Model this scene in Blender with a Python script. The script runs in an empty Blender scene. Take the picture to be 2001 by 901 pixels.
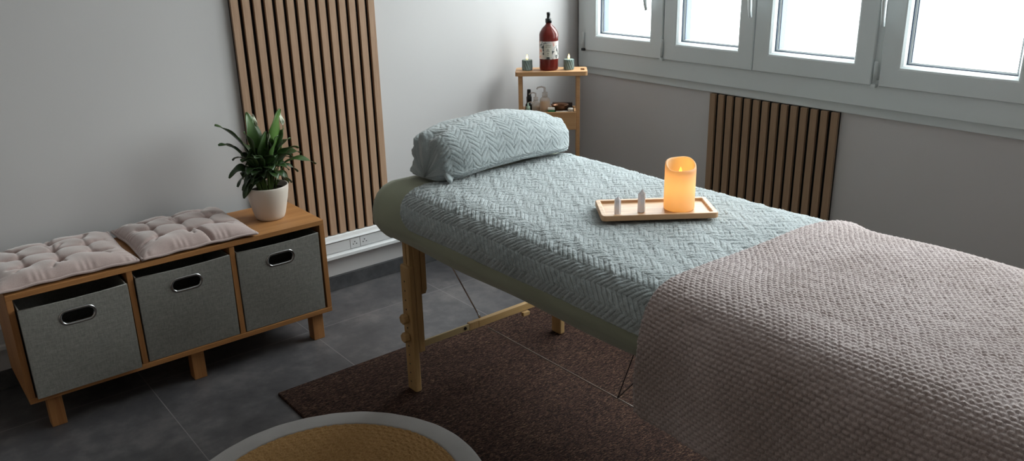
import bpy, bmesh, math, random
import numpy as np
from mathutils import Vector, Matrix
PI = math.pi
C = bpy.context.scene.collection
random.seed(4); rng = np.random.default_rng(4)

# ------------------------------------------------------------------ camera
cd = bpy.data.cameras.new('camera'); cam = bpy.data.objects.new('camera', cd); C.objects.link(cam)
cd.sensor_width = 36.0; cd.lens = 29.314; cd.clip_start = 0.02
Rm = Matrix(((0.7768871, 0.2266011, -0.5874507), (-0.6292540, 0.2467623, -0.7369856), (-0.0220411, 0.9422103, 0.3342961)))
cam.matrix_world = Matrix.Translation((0, 0, 1.45)) @ Rm.to_4x4()
bpy.context.scene.camera = cam
vs = bpy.context.scene.view_settings
vs.view_transform = 'Standard'; vs.look = 'None'; vs.gamma = 1.0; vs.use_curve_mapping = False
vs.exposure = 0.0

# ------------------------------------------------------------------ sky outside the windows
SKY = 12.8
w = bpy.data.worlds.new('overcast_sky'); bpy.context.scene.world = w; w.use_nodes = True
nt = w.node_tree; bg = nt.nodes['Background']
tc = nt.nodes.new('ShaderNodeTexCoord'); nz = nt.nodes.new('ShaderNodeTexNoise'); cr = nt.nodes.new('ShaderNodeValToRGB')
nz.inputs['Scale'].default_value = 1.6; nz.inputs['Detail'].default_value = 1.0
cr.color_ramp.elements[0].position = 0.35; cr.color_ramp.elements[0].color = (0.95, 0.965, 1.0, 1)
cr.color_ramp.elements[1].position = 0.65; cr.color_ramp.elements[1].color = (1.0, 0.985, 0.985, 1)
nt.links.new(tc.outputs['Generated'], nz.inputs['Vector']); nt.links.new(nz.outputs['Fac'], cr.inputs['Fac'])
nt.links.new(cr.outputs['Color'], bg.inputs['Color'])
# overcast sky: dimmer below the horizon, brighter towards the zenith
sx = nt.nodes.new('ShaderNodeSeparateXYZ'); nt.links.new(tc.outputs['Generated'], sx.inputs['Vector'])
mr = nt.nodes.new('ShaderNodeMapRange'); mr.interpolation_type = 'SMOOTHSTEP'
for k_, v_ in (('From Min', -0.15), ('From Max', 0.75), ('To Min', 0.80*SKY), ('To Max', 1.7*SKY)): mr.inputs[k_].default_value = v_
nt.links.new(sx.outputs['Z'], mr.inputs['Value']); nt.links.new(mr.outputs['Result'], bg.inputs['Strength'])

def portal(name, y0, y1, z0, z1, x):
    l = bpy.data.lights.new(name, 'AREA'); l.shape = 'RECTANGLE'; l.size = abs(z1-z0); l.size_y = abs(y1-y0)
    l.cycles.is_portal = True
    o = bpy.data.objects.new(name, l); C.objects.link(o); o.location = (x, (y0+y1)/2, (z0+z1)/2)
    o.rotation_euler = (0, PI/2, 0)
    return o
portal('window_portal', -0.45, 3.06, 0.90, 2.34, 3.02)

# ------------------------------------------------------------------ materials
def s2l(c):
    return tuple((v/255/12.92 if v/255 <= 0.04045 else ((v/255+0.055)/1.055)**2.4) for v in c)+(1,)
class M:
    def __init__(s, name, rgb, rough=0.7, spec=0.3, metal=0):
        s.m = bpy.data.materials.new(name); s.m.use_nodes = True; s.n = s.m.node_tree.nodes; s.l = s.m.node_tree.links
        s.b = s.n['Principled BSDF']; s.b.inputs['Base Color'].default_value = s2l(rgb); s.b.inputs['Roughness'].default_value = rough
        s.b.inputs['Specular IOR Level'].default_value = spec; s.b.inputs['Metallic'].default_value = metal; s.rgb = rgb
    def node(s, t, **kw):
        n = s.n.new(t)
        for k, v in kw.items():
            if k in n.inputs: n.inputs[k].default_value = v
            else: setattr(n, k, v)
        return n
    def coord(s, scale=(1, 1, 1), rot=(0, 0, 0), loc=(0, 0, 0), kind='Object'):
        t = s.node('ShaderNodeTexCoord'); mp = s.node('ShaderNodeMapping')
        mp.inputs['Scale'].default_value = scale; mp.inputs['Rotation'].default_value = rot; mp.inputs['Location'].default_value = loc
        s.l.new(t.outputs[kind], mp.inputs['Vector']); return mp.outputs['Vector']
    def noise(s, vec, sc, det=3, rough=0.5):
        n = s.node('ShaderNodeTexNoise'); n.inputs['Scale'].default_value = sc; n.inputs['Detail'].default_value = det; n.inputs['Roughness'].default_value = rough
        s.l.new(vec, n.inputs['Vector']); return n.outputs['Fac']
    def ramp(s, fac, stops):
        r = s.node('ShaderNodeValToRGB'); e = r.color_ramp.elements
        e[0].position, e[0].color = stops[0][0], s2l(stops[0][1]); e[1].position, e[1].color = stops[-1][0], s2l(stops[-1][1])
        for p, c in stops[1:-1]:
            x = e.new(p); x.color = s2l(c)
        s.l.new(fac, r.inputs['Fac']); return r.outputs['Color']
    def math(s, op, a, b=0.5):
        n = s.node('ShaderNodeMath'); n.operation = op
        for i, v in enumerate((a, b)):
            if isinstance(v, (int, float)): n.inputs[i].default_value = v
            else: s.l.new(v, n.inputs[i])
        return n.outputs[0]
    def col(s, c): s.l.new(c, s.b.inputs['Base Color']); return s
    def bump(s, h, strength=0.3, dist=0.002):
        b = s.node('ShaderNodeBump'); b.inputs['Strength'].default_value = strength; b.inputs['Distance'].default_value = dist
        s.l.new(h, b.inputs['Height']); s.l.new(b.outputs['Normal'], s.b.inputs['Normal']); return s

def paint(name, rgb, rough=0.6, bump=0.15):
    m = M(name, rgb, rough, 0.25); v = m.coord(); m.bump(m.noise(v, 260, 2), bump, 0.0006)
    c = m.ramp(m.noise(v, 1.3, 2), [(0.3, tuple(int(x*0.97) for x in rgb)), (0.7, rgb)]); m.col(c); return m.m
def plastic(name, rgb, rough=0.35):
    m = M(name, rgb, rough, 0.5); v = m.coord(); m.bump(m.noise(v, 400, 1), 0.05, 0.0003); return m.m
def wood(name, dark, light, axis=0, scale=1.0, rough=0.5, contrast=(0.3, 0.7)):
    m = M(name, light, rough, 0.35)
    st = [14*scale]*3; st[axis] = 0.9*scale
    v = m.coord(tuple(st)); n1 = m.noise(v, 2.2, 5, 0.6)
    st2 = [90*scale]*3; st2[axis] = 3*scale
    n2 = m.noise(m.coord(tuple(st2)), 3.0, 3, 0.6)
    f = m.math('ADD', m.math('MULTIPLY', n1, 0.65), m.math('MULTIPLY', n2, 0.35))
    m.col(m.ramp(f, [(contrast[0], dark), (contrast[1], light)])); m.bump(n2, 0.15, 0.0006); return m.m
def fuzzy(name, rgb, dark, sheen=0.5, sc=420, strength=0.6, rough=0.95):
    m = M(name, rgb, rough, 0.1); v = m.coord(); n = m.noise(v, sc, 4, 0.7)
    m.col(m.ramp(m.math('ADD', m.math('MULTIPLY', n, 0.6), m.math('MULTIPLY', m.noise(v, 6, 2), 0.4)), [(0.35, dark), (0.62, rgb)]))
    m.bump(n, strength, 0.002); m.b.inputs['Sheen Weight'].default_value = sheen; m.b.inputs['Sheen Roughness'].default_value = 0.5; return m.m

MT = {}
MT['wall'] = paint('wall_paint', (200, 198, 199))
MT['ceil'] = paint('ceiling_paint', (208, 206, 203))
MT['wallb'] = paint('taupe_wall_paint', (190, 178, 168))
MT['pvc'] = plastic('white_pvc', (204, 211, 213), 0.35)
MT['pvcw'] = plastic('trunking_pvc', (205, 206, 208), 0.4)
MT['gasket'] = plastic('grey_gasket', (70, 82, 98), 0.4)
MT['black'] = plastic('black_plastic', (16, 16, 18), 0.35)
MT['chrome'] = M('chrome', (170, 170, 172), 0.25, 0.5, 1).m
MT['steel'] = M('steel_cable', (190, 180, 172), 0.35, 0.5, 1).m
MT['bench'] = wood('orange_pine_x', (142, 92, 52), (190, 138, 86), 0, 0.8)
MT['benchz'] = wood('orange_pine_z', (138, 90, 52), (184, 132, 82), 2, 0.8)
MT['bamboo'] = wood('bamboo', (168, 124, 84), (196, 154, 112), 0, 1.2)
MT['beech'] = wood('beech_legs', (156, 124, 82), (190, 156, 110), 2, 1.0)
MT['beechx'] = wood('beech_bar', (156, 124, 80), (188, 154, 106), 0, 1.0)
MT['beechp'] = wood('pale_beech_bar', (166, 144, 104), (190, 168, 126), 0, 1.0)
MT['oak'] = wood('oak_slat', (142, 112, 90), (180, 148, 122), 2, 1.0, 0.6)
MT['oakw'] = wood('brown_oak_slat', (130, 106, 84), (166, 138, 112), 2, 1.0, 0.6)
MT['felt'] = fuzzy('black_felt', (24, 23, 24), (12, 12, 13), 0.1)
MT['mint'] = fuzzy('mint_fleece', (172, 181, 184), (140, 149, 151), 0.6, 380, 0.7)
MT['taupe'] = fuzzy('taupe_fleece', (190, 175, 174), (154, 137, 132), 0.5, 380, 0.7)
MT['sage'] = fuzzy('sage_jersey', (151, 156, 136), (138, 142, 123), 0.3, 900, 0.15)
MT['velvet'] = fuzzy('pink_beige_velvet', (182, 162, 158), (164, 144, 140), 0.7, 300, 0.08, 0.8)
MT['ceramic'] = paint('cream_ceramic', (212, 202, 192), 0.45, 0.05)
MT['soil'] = fuzzy('potting_soil', (42, 34, 28), (20, 16, 13), 0, 120, 1.0)
MT['canvas'] = fuzzy('white_canvas_border', (170, 166, 164), (150, 146, 144), 0.1, 700, 0.4)
m = M('linen_bin', (138, 136, 131), 0.9, 0.1)
v1 = m.coord((500, 500, 60)); v2 = m.coord((60, 60, 500))
n = m.math('ADD', m.math('MULTIPLY', m.noise(v1, 1, 2), 0.5), m.math('MULTIPLY', m.noise(v2, 1, 2), 0.5))
m.col(m.ramp(n, [(0.3, (112, 111, 107)), (0.7, (150, 148, 143))])).bump(n, 0.3, 0.0008); MT['linen'] = m.m
# slate-look tiles, grout on a 0.615 m grid
m = M('slate_tile', (70, 70, 74), 0.42, 0.45)
v = m.coord(loc=(-0.60, -2.81+0.615*5, 0))
br = m.node('ShaderNodeTexBrick'); br.offset = 0; br.squash = 1
m.l.new(v, br.inputs['Vector'])
br.inputs['Scale'].default_value = 1.0; br.inputs['Brick Width'].default_value = 0.615; br.inputs['Row Height'].default_value = 0.615
br.inputs['Mortar Size'].default_value = 0.0016; br.inputs['Mortar Smooth'].default_value = 0.3
nv = m.coord((1, 1, 1)); n1 = m.noise(nv, 3.5, 6, 0.62); n2 = m.noise(nv, 22, 5, 0.6)
f = m.math('ADD', m.math('MULTIPLY', n1, 0.72), m.math('MULTIPLY', n2, 0.28))
tile = m.ramp(f, [(0.34, (62, 61, 64)), (0.5, (84, 82, 84)), (0.66, (112, 108, 108))])
mx = m.node('ShaderNodeMixRGB'); m.l.new(br.outputs['Fac'], mx.inputs['Fac']); m.l.new(tile, mx.inputs['Color1']); mx.inputs['Color2'].default_value = s2l((128, 124, 124))
m.col(mx.outputs['Color']).bump(f, 0.12, 0.003); MT['tile'] = m.m
m = M('slate_skirting', (58, 58, 62), 0.4, 0.45); nv = m.coord(); f = m.noise(nv, 9, 6, 0.6)
m.col(m.ramp(f, [(0.35, (50, 50, 54)), (0.65, (84, 84, 86))])); MT['skirt'] = m.m
# brown woven sisal
m = M('brown_sisal', (70, 50, 42), 0.9, 0.1)
vo = m.node('ShaderNodeTexVoronoi'); vo.inputs['Scale'].default_value = 1.0; vo.inputs['Randomness'].default_value = 0.9
m.l.new(m.coord((125, 400, 1), rot=(0, 0, 0.55)), vo.inputs['Vector'])
sp = m.node('ShaderNodeSeparateColor'); m.l.new(vo.outputs['Color'], sp.inputs['Color'])
nb = m.noise(m.coord(), 4, 2)
f = m.math('ADD', m.math('MULTIPLY', sp.outputs[0], 0.8), m.math('MULTIPLY', nb, 0.2))
m.col(m.ramp(f, [(0.25, (36, 25, 23)), (0.60, (62, 44, 38)), (0.85, (86, 64, 52)), (0.95, (118, 94, 76))]))
m.bump(m.math('SUBTRACT', 1.0, vo.outputs['Distance']), 0.8, 0.004); MT['sisal'] = m.m
m = M('jute_braid', (176, 136, 84), 0.85, 0.15)
n = m.noise(m.coord((1, 1, 1)), 160, 4, 0.7)
m.col(m.ramp(n, [(0.3, (138, 104, 64)), (0.7, (184, 146, 98))])).bump(n, 0.7, 0.003); MT['jute'] = m.m
# leaves
m = M('leaf_green', (44, 70, 30), 0.36, 0.5)
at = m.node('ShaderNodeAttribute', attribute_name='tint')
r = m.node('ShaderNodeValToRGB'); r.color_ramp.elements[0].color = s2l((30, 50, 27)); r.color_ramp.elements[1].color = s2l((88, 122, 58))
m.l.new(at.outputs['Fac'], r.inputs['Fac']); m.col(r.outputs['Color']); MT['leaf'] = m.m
MT['stem'] = M('stem_green', (88, 108, 58), 0.5, 0.3).m
MT['spathe'] = M('spathe_white', (206, 210, 190), 0.5, 0.3).m
# wax that lets the lamp inside shine through
m = M('ivory_wax', (236, 218, 188), 0.5, 0.3)
tr = m.node('ShaderNodeBsdfTranslucent'); tr.inputs['Color'].default_value = s2l((255, 214, 150))
ms = m.node('ShaderNodeMixShader'); ms.inputs[0].default_value = 0.55
out = [x for x in m.n if x.type == 'OUTPUT_MATERIAL'][0]
nzw = m.noise(m.coord(), 18, 2); m.bump(nzw, 0.1, 0.004)
m.l.new(m.b.outputs[0], ms.inputs[1]); m.l.new(tr.outputs[0], ms.inputs[2]); m.l.new(ms.outputs[0], out.inputs['Surface']); MT['wax'] = m.m
def emis(name, rgb, st):
    m = M(name, rgb, 0.5); m.b.inputs['Emission Color'].default_value = s2l(rgb); m.b.inputs['Emission Strength'].default_value = st; return m.m
MT['flame'] = emis('led_flame', (255, 196, 84), 1.6)
MT['flame2'] = emis('led_flame_pale', (255, 226, 160), 1.3)
MT['greywax'] = fuzzy('grey_green_wax', (132, 150, 148), (100, 118, 118), 0.1, 300, 0.1, 0.6)
def glassy(name, rgb, trans=0.9, rough=0.08, ior=1.35):
    m = M(name, rgb, rough, 0.5); m.b.inputs['Transmission Weight'].default_value = trans; m.b.inputs['IOR'].default_value = ior
    m.bump(m.noise(m.coord(), 60, 2), 0.03, 0.001); return m.m
MT['amber'] = glassy('red_amber_plastic', (122, 44, 38), 0.5, 0.15)
MT['clear'] = glassy('clear_plastic', (226, 214, 204), 0.0, 0.25, 1.3); MT['clear'].node_tree.nodes['Principled BSDF'].inputs['Alpha'].default_value = 0.42
MT['clearg'] = glassy('pale_green_plastic', (190, 216, 200), 0.0, 0.2, 1.3); MT['clearg'].node_tree.nodes['Principled BSDF'].inputs['Alpha'].default_value = 0.7
MT['oil'] = glassy('amber_oil', (226, 160, 78), 0.1, 0.2)
MT['quartz'] = glassy('milky_quartz', (240, 240, 246), 0.3, 0.15, 1.45)
MT['lid'] = plastic('white_cap', (220, 216, 210)); MT['green'] = plastic('green_box', (44, 128, 78)); MT['offwhite'] = plastic('offwhite', (206, 196, 182))
MT['bronze'] = M('brown_metal', (120, 84, 62), 0.32, 0.5, 0.8).m
MT['darkbox'] = plastic('dark_brown_card', (52, 38, 34), 0.7)
m = M('tray_bamboo', (190, 148, 108), 0.45, 0.35)
n = m.noise(m.coord((3, 60, 20)), 2, 3); m.col(m.ramp(n, [(0.3, (176, 134, 98)), (0.7, (206, 166, 126))])); MT['tray'] = m.m
# window glass
m = M('window_glass', (255, 255, 255), 0.02); 
out = [x for x in m.n if x.type == 'OUTPUT_MATERIAL'][0]
t = m.node('ShaderNodeBsdfTransparent'); t.inputs['Color'].default_value = (0.93, 0.97, 0.96, 1)
g = m.node('ShaderNodeBsdfGlossy'); g.inputs['Roughness'].default_value = 0.03
fr = m.node('ShaderNodeLayerWeight'); fr.inputs['Blend'].default_value = 0.5
fq = m.math('ADD', m.math('MULTIPLY', m.math('POWER', fr.outputs['Facing'], 5.0), 0.9), 0.03)
ms = m.node('ShaderNodeMixShader'); m.l.new(fq, ms.inputs[0]); m.l.new(t.outputs[0], ms.inputs[1]); m.l.new(g.outputs[0], ms.inputs[2]); m.l.new(ms.outputs[0], out.inputs['Surface'])
MT['glass'] = m.m
# bottle label: pale rose / grey-white foliage print
m = M('floral_print', (210, 196, 190), 0.5, 0.3)
n = m.noise(m.coord((1, 1, 1)), 42, 3, 0.6)
m.col(m.ramp(n, [(0.40, (70, 74, 74)), (0.46, (196, 196, 194)), (0.56, (214, 206, 200)), (0.66, (206, 150, 136))])); MT['print'] = m.m
MT['paper'] = plastic('label_paper', (208, 206, 194), 0.7); MT['ink'] = plastic('label_ink', (70, 68, 64), 0.8)

# ------------------------------------------------------------------ helpers
def T(o, label=None, cat=None, group=None, kind=None):
    for k, v in (('label', label), ('category', cat), ('group', group), ('kind', kind)):
        if v: o[k] = v
    return o
def empty(name, loc=(0, 0, 0), rz=0, **kw):
    o = bpy.data.objects.new(name, None); C.objects.link(o); o.location = loc; o.rotation_euler = (0, 0, rz); o.empty_display_size = 0.05
    return T(o, **kw)
def link(name, me, mat, parent=None, smooth=False):
    mats = mat if isinstance(mat, (list, tuple)) else [mat]
    for x in mats: me.materials.append(MT[x] if isinstance(x, str) else x)
    if smooth: me.shade_smooth()
    o = bpy.data.objects.new(name, me); C.objects.link(o)
    if parent: o.parent = parent
    return o
def ob(name, bm, mat, parent=None, smooth=False, bevel=0, seg=2):
    bmesh.ops.recalc_face_normals(bm, faces=bm.faces)
    me = bpy.data.meshes.new(name); bm.to_mesh(me); bm.free()
    o = link(name, me, mat, parent, smooth)
    if bevel:
        b = o.modifiers.new('bevel', 'BEVEL'); b.width = bevel; b.segments = seg; b.limit_method = 'ANGLE'; b.angle_limit = 0.6
    return o
def box(bm, x0, x1, y0, y1, z0, z1, rot=None):
    vs = [bm.verts.new((x, y, z)) for x in (x0, x1) for y in (y0, y1) for z in (z0, z1)]
    if rot is not None:
        for v in vs: v.co = rot @ v.co
    for f in ((0, 1, 3, 2), (4, 6, 7, 5), (0, 4, 5, 1), (2, 3, 7, 6), (0, 2, 6, 4), (1, 5, 7, 3)): bm.faces.new([vs[i] for i in f])
    return bm
def B(*a, **k):
    return box(bmesh.new(), *a, **k)
def lathe(prof, n=40, bm=None, loc=(0, 0, 0), cap=True):
    bm = bm or bmesh.new(); rings = []
    for r, z in prof:
        if r < 1e-6: rings.append([bm.verts.new((loc[0], loc[1], loc[2]+z))]); continue
        rings.append([bm.verts.new((loc[0]+r*math.cos(2*PI*i/n), loc[1]+r*math.sin(2*PI*i/n), loc[2]+z)) for i in range(n)])
    for a, b in zip(rings, rings[1:]):
        for i in range(n):
            j = (i+1) % n
            if len(a) == 1 and len(b) == 1: continue
            if len(a) == 1: bm.faces.new((a[0], b[i], b[j]))
            elif len(b) == 1: bm.faces.new((a[i], a[j], b[0]))
            else: bm.faces.new((a[i], a[j], b[j], b[i]))
    if cap:
        for r in (rings[0], rings[-1]):
            if len(r) > 1: bm.faces.new(r)
    return bm
def tube(pts, r, n=10, bm=None, flat=1.0):
    bm = bm or bmesh.new(); pts = [Vector(p) for p in pts]; rs = r if isinstance(r, (list, tuple)) else [r]*len(pts); rings = []
    up = None
    for i, p in enumerate(pts):
        t = (pts[min(i+1, len(pts)-1)]-pts[max(i-1, 0)]).normalized()
        if up is None: up = t.orthogonal().normalized()
        up = (up-t*up.dot(t)).normalized(); sd = t.cross(up)
        rings.append([bm.verts.new(p+(up*math.cos(2*PI*k/n)*flat+sd*math.sin(2*PI*k/n))*rs[i]) for k in range(n)])
    for a, b in zip(rings, rings[1:]):
        for k in range(n): bm.faces.new((a[k], a[(k+1) % n], b[(k+1) % n], b[k]))
    bm.faces.new(rings[0]); bm.faces.new(rings[-1]); return bm
def npgrid(name, P, mat, parent=None, closeu=False, smooth=True, mask=None):
    nu, nv = P.shape[:2]; me = bpy.data.meshes.new(name)
    idx = np.arange(nu*nv).reshape(nu, nv)
    a = idx[:-1, :-1]; b = idx[1:, :-1]; c = idx[1:, 1:]; d = idx[:-1, 1:]
    F = np.stack([a, b, c, d], -1).reshape(-1, 4)
    if closeu:
        F = np.concatenate([F, np.stack([idx[-1, :-1], idx[0, :-1], idx[0, 1:], idx[-1, 1:]], -1)])
    me.from_pydata(P.reshape(-1, 3).tolist(), [], F.tolist()); me.update()
    return link(name, me, mat, parent, smooth)
def rectloft(bm, y0, y1, z0, z1, prof):
    """window-style ring facing -x: prof = list of (inset, x)"""
    rings = []
    for d, x in prof:
        rings.append([bm.verts.new((x, y, z)) for y, z in ((y0+d, z0+d), (y1-d, z0+d), (y1-d, z1-d), (y0+d, z1-d))])
    for a, b in zip(rings, rings[1:]):
        for k in range(4): bm.faces.new((a[k], a[(k+1) % 4], b[(k+1) % 4], b[k]))
    return bm
def rrect(hx, hy, r, n=8):
    out = []
    for cx, cy, a0 in ((hx-r, hy-r, 0), (-hx+r, hy-r, PI/2), (-hx+r, -hy+r, PI), (hx-r, -hy+r, 1.5*PI)):
        for i in range(n+1):
            a = a0+PI/2*i/n; out.append((cx+r*math.cos(a), cy+r*math.sin(a)))
    return out
def slabloft(prof, hx, hy, r, n=8, bm=None, cx=0, cy=0, cap=True):
    """rounded-rectangle loft: prof = (inset, z)"""
    bm = bm or bmesh.new(); rings = []
    for d, z in prof: rings.append([bm.verts.new((cx+x, cy+y, z)) for x, y in rrect(hx-d, hy-d, max(r-d, 0.002), n)])
    for a, b in zip(rings, rings[1:]):
        m_ = len(a)
        for k in range(m_): bm.faces.new((a[k], a[(k+1) % m_], b[(k+1) % m_], b[k]))
    if cap: bm.faces.new(rings[0]); bm.faces.new(rings[-1])
    return bm

# ------------------------------------------------------------------ the room
X0, X1, Y0, Y1, ZC = -1.6, 2.95, -1.6, 3.12, 2.5
def S(name, bm, mat, **k): return T(ob(name, bm, mat, **k), kind='structure')
S('floor', B(X0-.2, X1+.06, Y0-.2, Y1+.2, -0.1, 0), 'tile')
S('ceiling', B(X0-.2, X1+.06, Y0-.2, Y1+.2, ZC, ZC+.1), 'ceil')
S('wall_left', B(X0-.2, X1+.06, Y1, Y1+.2, 0, ZC), 'wall')
S('wall_back', B(X0-.2, X0, Y0-.2, Y1, 0, ZC), 'wallb')
S('wall_front', B(X0, X1+.06, Y0-.2, Y0, 0, ZC), 'wallb')
bm = B(X1, X1+.06, Y0, Y1, 0, 0.80); box(bm, X1, X1+.06, Y0, Y1, 2.38, ZC); box(bm, X1, X1+.06, Y0, -0.5, 0.80, 2.38); box(bm, X1, X1+.06, 3.105, Y1, 0.80, 2.38)
S('wall_right', bm, 'wall')
S('baseboard_left', B(X0, X1, Y1-.012, Y1, 0, 0.066), 'skirt', bevel=.002)
S('baseboard_right', B(X1-.012, X1, Y0, Y1-.012, 0, 0.066), 'skirt', bevel=.002)
# fixed window frame: sill rail, head, posts and the cover strip under it
bm = B(2.925, 3.0, -0.50, 3.10, 0.822, 0.925); box(bm, 2.925, 3.0, -0.50, 3.10, 2.31, 2.38); box(bm, 2.925, 3.0, 3.02, 3.10, .925, 2.31); box(bm, 2.925, 3.0, -0.5, -0.42, .925, 2.31)
for y in (1.53, 2.54, 0.50): box(bm, 2.928, 3.0, y-.02, y+.02, .925, 2.31)
S('trim_1', bm, 'pvc', bevel=.002)
S('trim_2', B(2.938, 2.951, -0.50, 3.112, 0.786, 0.8215), 'pvc', bevel=.002)
S('gap_shade_strip', B(2.935, 2.951, 3.1, 3.112, 0.8215, 2.38), 'gasket')  # dark strip painted in for the shaded gap between window frame and wall

def handle(parent, y, z0=1.12):
    h = ob('handle', tube([(2.908, y, z0+.16), (2.872, y, z0+.155), (2.866, y, z0+.13), (2.858, y+.001, z0+.08), (2.864, y+.002, z0+.03), (2.874, y+.004, z0)], [.009, .009, .009, .0085, .0075, .006], 12), 'pvc', parent, True)
    ob('handle_plate', slabloft([(0, 0), (0, .01), (.003, .013)], .013, .035, .012), 'pvc', h).matrix_local = Matrix.Translation((2.915, y, z0+.165)) @ Matrix.Rotation(-PI/2, 4, 'Y')
def casement(i, ya, yb, hy=None, hinge=None):
    z0, z1 = 0.904, 2.30
    e = empty('window_%d' % i, (0, 0, 0), kind='structure')
    bm = bmesh.new(); iy = 0.086
    rectloft(bm, ya, yb, z0, z1, [(0.0, 2.985), (0, 2.918), (.003, 2.915), (.066, 2.915), (.072, 2.917), (.079, 2.926), (.083, 2.942), (.083, 2.985), (0, 2.985)])
    # the stiles are a little wider than the rails
    ob('sash', bm, 'pvc', e)
    bm = bmesh.new()
    rectloft(bm, ya+.083, yb-.083, z0+.083, z1-.083, [(0, 2.940), (.003, 2.942), (.003, 2.985)])
    rectloft(bm, ya+.091, yb-.091, z0+.087, z1-.087, [(0, 2.950), (.003, 2.952), (.004, 2.985)])
    ob('gasket', bm, 'gasket', e)
    bm = bmesh.new(); rectloft(bm, ya+.0862, yb-.0862, z0+.0862, z1-.0862, [(0, 2.946), (.005, 2.949), (.005, 2.985)])
    ob('glazing_bead', bm, 'pvc', e)
    ob('pane', B(2.957, 2.961, ya+.08, yb-.08, z0+.08, z1-.08), 'glass', e)
    if hy: handle(e, hy)
    if hinge:
        h = ob('hinge', lathe([(.0065, 0), (.0065, .072), (.005, .074)], 14, loc=(2.911, hinge, z0+.012 if hinge > 3 else z0+.015)), 'pvc', e, True)
        ob('hinge_pin', B(2.904, 2.918, hinge-.008, hinge+.008, z0-.004, z0+.008), 'black' if hinge > 3 else 'pvc', h)
casement(1, 2.546, 3.044, 2.606, 3.05)
casement(2, 2.063, 2.538, None, 2.541)
casement(3, 1.546, 2.058, 2.05)
casement(4, 0.985, 1.518, 1.500, 1.531)
casement(5, 0.52, 0.98, None)
casement(6, 0.01, 0.48, 0.03)
casement(7, -0.42, 0.0, None)

# cable trunking with two sockets (left wall)
tr_ = empty('cable_trunking', (0, Y1, 0.16), label='white plastic cable trunking running along the left wall under the tall slat panel', cat='trunking')
def TL(y, z): return (y-Y1, z-.16)
prof = [(3.12, .160), (3.066, .160), (3.060, .164), (3.060, .176), (3.066, .182), (3.076, .184), (3.078, .186), (3.078, .232), (3.072, .236), (3.066, .238), (3.072, .246), (3.094, .2515), (3.098, .256), (3.12, .256)]
bm = bmesh.new()
ra = [bm.verts.new((X0, *TL(*p))) for p in prof]; rb = [bm.verts.new((X1, *TL(*p))) for p in prof]
for k in range(len(prof)): bm.faces.new((ra[k], ra[(k+1) % len(prof)], rb[(k+1) % len(prof)], rb[k]))
bm.faces.new(ra); bm.faces.new(rb)
ob('channel', bm, 'pvcw', tr_)
for i, (xa, xb, sx) in enumerate(((X0+.01, 1.6045, 1.578), (1.6065, X1-.01, 1.626))):
    ob('cover', B(xa, xb, *[v-Y1 for v in (3.073, 3.079)], .187-.16, .231-.16), 'pvcw', tr_, bevel=.0008)
    s = ob('socket', B(sx-.0215, sx+.0215, 3.0712-Y1, 3.074-Y1, .188-.16, .230-.16), 'pvcw', tr_, bevel=.0008)
    bm = bmesh.new()
    for dx, dz in ((-.008, -.003), (.008, -.003), (0, .007)): lathe([(.0021, 0), (.0021, .002)], 12, bm, (sx+dx, 0, 0))
    bm.free()
    for dx, dz in ((-.008, -.003), (.008, -.003), (0, .007)):
        q = ob('socket_hole', lathe([(.0023, 0), (.0023, .0012)], 12), 'black', s)
        q.matrix_local = Matrix.Translation((sx+dx, 3.0713-Y1, .209-.16+dz)) @ Matrix.Rotation(PI/2, 4, 'X')

# ------------------------------------------------------------------ slatted acoustic panels
def slats(root, n, width, h, sl, mat):
    """panel in the local xz plane, front towards -y, origin at its lower left back corner"""
    ob('felt_backing', B(0, width, -.009, 0, 0, h), 'felt', root)
    p = (width-sl)/(n-1)
    s0 = ob('slat', B(0, sl, -.022, -.009, 0, h), mat, root, bevel=.0008)
    for i in range(1, n):
        s = s0.copy(); C.objects.link(s); s.parent = root; s.location.x = i*p
r = empty('slat_panel', (1.178, Y1-.001, 0.258), label='tall vertical oak slat panel with black gaps on the left wall behind the plant', cat='wall panel')
slats(r, 14, .598, 2.2, .0285, 'oak')
r = empty('slat_panel', (X1-.001, 2.272, 0.185), -PI/2, label='short brown slat panel on the wall under the windows behind the massage table', cat='wall panel')
slats(r, 14, .606, .598, .0285, 'oakw')

# ------------------------------------------------------------------ floor rugs
bm = slabloft([(0, 0.0005), (0, .006), (.003, .009)], .83, 1.45, .006, 3, cx=.915+.83, cy=2.44-1.45)
o = ob('woven_rug', bm, 'sisal'); T(o, 'dark brown woven sisal rug lying on the tiles under the massage table', 'rug')
rr = empty('round_rug', (.784, 1.801, .0095), label='round braided jute rug with a wide pale canvas border on the floor', cat='rug')
th = np.linspace(0, 2*PI, 960, endpoint=False); rad = np.linspace(.002, .3705, 150)
TH, RR = np.meshgrid(th, rad, indexing='ij')
pitch = .0185; k = np.floor(RR/pitch); fr_ = RR/pitch-k
br_ = 0.5+0.5*np.cos((TH*RR*2*PI/.030+np.where(fr_ > .5, PI, 0)+np.sign(fr_-.5)*fr_*6))
Z = .005+.004*(1-np.abs(2*fr_-1)**3)*(.35+.65*br_)+.0006*rng.standard_normal(TH.shape)
wob = 1+0.003*np.sin(TH*7)+.002*np.sin(TH*17+1)
npgrid('jute_centre', np.stack([RR*wob*np.cos(TH), RR*wob*np.sin(TH), Z], -1), 'jute', rr, closeu=True)
th = np.linspace(0, 2*PI, 360, endpoint=False); pr_ = [(.366, .0), (.366, .0075), (.369, .0095), (.373, .0098), (.430, .0098), (.4345, .0085), (.436, .005), (.4355, 0)]
P = np.array([[(r_*math.cos(t)*(1+.002*math.sin(9*t)), r_*math.sin(t)*(1+.002*math.sin(9*t)), z_+.0004*math.sin(31*t)*(z_ > .005)) for r_, z_ in pr_] for t in th])
npgrid('canvas_border', P, 'canvas', rr, closeu=True)

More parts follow.
